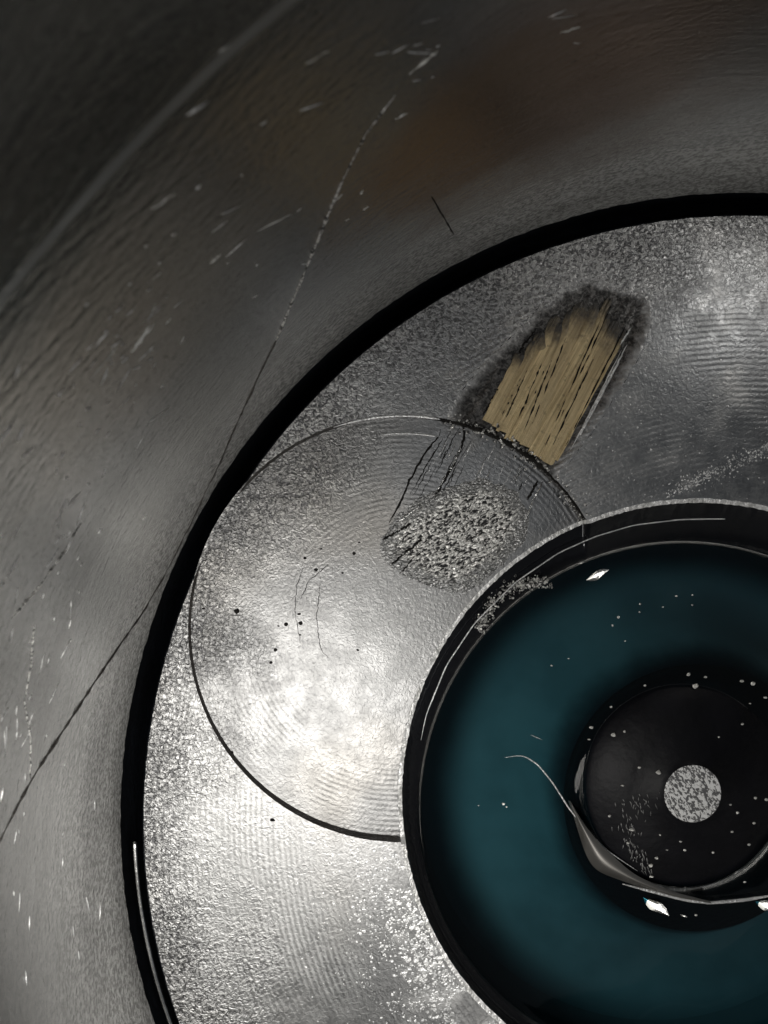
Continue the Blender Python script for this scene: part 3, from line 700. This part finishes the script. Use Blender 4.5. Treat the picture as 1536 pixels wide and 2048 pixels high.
for (x0, y0, x1, y1, r) in ((418, 528, 442, 508, .0015), (510, 465, 582, 428, .0013), (303, 418, 350, 386, .0010), (670, 402, 685, 388, .0014), (690, 442, 698, 437, .0015), (725, 420, 736, 413, .0016), (632, 488, 638, 472, .0022), (818, 148, 875, 100, .0015), (790, 238, 818, 224, .0014), (1120, 66, 1160, 52, .0016),
                            (262, 705, 300, 650, .0018), (270, 690, 315, 640, .0014), (330, 648, 342, 636, .0015), (198, 770, 216, 745, .0015), (180, 760, 245, 680, .0010), (288, 568, 330, 540, .0008), (320, 775, 328, 768, .0014), (285, 1040, 292, 1030, .0018), (430, 112, 470, 80, .0008), (590, 140, 660, 100, .0008), (505, 595, 515, 590, .0014), (720, 388, 726, 380, .0014)):
    scratch([(x0, y0), ((x0 + x1) / 2, (y0 + y1) / 2), (x1, y1)], r, M_flake, liner, n=8, bore=True, jit=0.4, name='bright_nick')

parts = []
for (cx, cy, sx, sy, cnt) in ((255, 700, 60, 60, 40), (110, 1150, 60, 90, 26), (45, 1480, 40, 110, 26), (170, 900, 90, 90, 22), (450, 470, 120, 90, 12), (850, 125, 25, 30, 9), (1100, 70, 60, 20, 3), (120, 1800, 60, 120, 14), (620, 250, 160, 90, 4)):
    for _ in range(cnt):
        x, y = random.gauss(cx, sx), random.gauss(cy, sy); L = random.choice((8, 12, 18, 30, 48)) * random.uniform(0.6, 1.2)
        if math.hypot(x - 1494, y - 1634) < 1275: continue
        tx, ty = 1634 - y, x - 1494; n_ = math.hypot(tx, ty); tx, ty = tx / n_, ty / n_; q = random.gauss(0.12, 0.16); tx, ty = tx * math.cos(q) - ty * math.sin(q), tx * math.sin(q) + ty * math.cos(q)
        P = [pbore(x + tx * L * (u - .5), y + ty * L * (u - .5), 0.0001) for u in (0, .33, .66, 1)]; r = random.uniform(0.0003, 0.0009)
        parts.append(tube(P, [r * .2, r, r, r * .2], 5))
V, F = join(parts); tag(mesh('fine_scratches', V, F, M_spot, liner, True), kind='stuff')

# ---------------------------------------------------------------- loose specks: every one its own thing
def speck(name, x, y, z, r, mat, label, cat, group, flat=0.6, n=7, on_pocket=False):
    p = px(x, y, z)
    if on_pocket: p = px(x, y, pdepth(p[0], p[1]))
    V, F = shard(r, flat, n)
    o = mesh(name, V, F, mat, None, False, None, p); return tag(o, label, cat, group)
def cone_z(x, y):
    p = px(x, y, -0.045); r = math.hypot(p[0] - BC[0], p[1] - BC[1])
    return float(np.interp(r, [0, .055, .10, .15, .176, .3], [-.020, -.028, -.036, -.052, -.066, -.064]))
CONE_LABEL = {(1391, 1372): 'largest white speck near the top edge of the dark cone, above the tip', (1227, 1470): 'drop-shaped white speck near the left edge of the dark cone', (1263, 1659): 'large white speck in the grey scrape left of the speckled tip',
    (1317, 1545): 'white speck just above left of the speckled tip', (1426, 1544): 'white speck touching the upper right of the speckled tip', (1183, 1455): 'outermost white speck at the left edge of the dark cone', (1377, 1349): 'topmost white speck on the dark cone',
    (1506, 1367): 'elongated white speck at the upper right of the dark cone', (1303, 1753): 'lowest white speck near the bright film edge, lower left of the tip', (1464, 1663): 'white speck to the lower right of the speckled tip', (1313, 1716): 'white speck above two others near the film edge, below left of the tip'}
HOURS = ('twelve', 'one', 'two', 'three', 'four', 'five', 'six', 'seven', 'eight', 'nine', 'ten', 'eleven'); USED = set()
def cone_label(x, y):
    if (x, y) in CONE_LABEL: return CONE_LABEL[(x, y)]
    dx, dy = x - 1388, y - 1595; r = math.hypot(dx, dy); h = HOURS[int(round(math.degrees(math.atan2(dx, -dy)) / 30)) % 12]
    l = 'tiny white speck %s, at %s o\'clock from the speckled tip' % ('close beside the tip' if r < 95 else 'midway out on the dark cone' if r < 160 else 'far out on the dark cone', h)
    if l in USED: return None
    USED.add(l); return l
for (x, y, d) in ((1377, 1349, 5), (1411, 1354, 4), (1391, 1372, 7), (1484, 1362, 5), (1506, 1367, 6), (1531, 1395, 4), (1500, 1407, 3), (1485, 1448, 4), (1438, 1474, 2.5), (1183, 1455, 5), (1227, 1470, 6), (1249, 1463, 3.5), (1178, 1479, 3.5), (1222, 1414, 3.5), (1290, 1371, 3), (1279, 1535, 4), (1317, 1545, 6), (1245, 1571, 4), (1426, 1544, 4), (1219, 1632, 4), (1263, 1659, 7), (1256, 1686, 4), (1361, 1683, 3.5), (1370, 1700, 3.5), (1313, 1716, 5), (1302, 1731, 5), (1303, 1753, 5), (1426, 1705, 3.5), (1464, 1663, 5), (1498, 1689, 4), (1511, 1596, 4), (1533, 1599, 4), (1461, 1609, 4), (1475, 1625, 4), (1508, 1646, 4), (1490, 1764, 3.5), (1392, 1830, 3.5), (1334, 1700, 3), (1320, 1670, 2.5)):
    speck('metal_speck', x, y, cone_z(x, y) + 0.001, d / 1208 * 0.9, M_flake, cone_label(x, y) or 'tiny bright metal speck on the dark oily cone around the speckled tip', 'speck', 'metal specks on the dark cone')
for (x, y, d) in ((1353, 1192, 4), (1385, 1190, 3), (1237, 1234, 4), (1280, 1208, 3), (1279, 1224, 3), (1326, 1214, 3), (1385, 1210, 3), (1225, 1251, 3), (1137, 1317, 3), (1103, 1331, 3), (1250, 1282, 2.5), (1007, 1608, 4), (1013, 1614, 3), (957, 1611, 2.5)):
    speck('metal_speck', x, y, LZ + 0.001, d / 1208 * 0.8, M_flake, 'tiny pale speck floating on the teal coolant', 'speck', 'pale specks floating on the coolant')
for (x, y, d, pk_) in ((473, 1222, 7, 1), (642, 1098, 4, 1), (610, 1116, 4, 1), (632, 1140, 5, 1), (708, 1107, 4, 1), (718, 1085, 3, 1), (598, 1228, 4, 1), (601, 1246, 5, 1), (572, 1248, 5, 1), (551, 1300, 4, 1), (542, 1325, 4, 1), (557, 1252, 3, 1), (407, 1217, 4, 1), (464, 1505, 4, 1), (545, 1640, 6, 0), (214, 1798, 0, 0), (600, 1270, 3, 1), (715, 1300, 3, 1), (685, 1146, 3, 1)):
    if d: speck('soot_speck', x, y, 0.0, d / 1208 * 0.95, M_soot, 'largest black soot speck, alone near the left edge of the valve pocket' if d == 7 else 'tiny black soot speck stuck to the bright pocket floor' if pk_ else 'tiny black soot speck on the crown below the pocket edge', 'speck', 'soot specks on the pocket floor' if pk_ else None, on_pocket=bool(pk_))
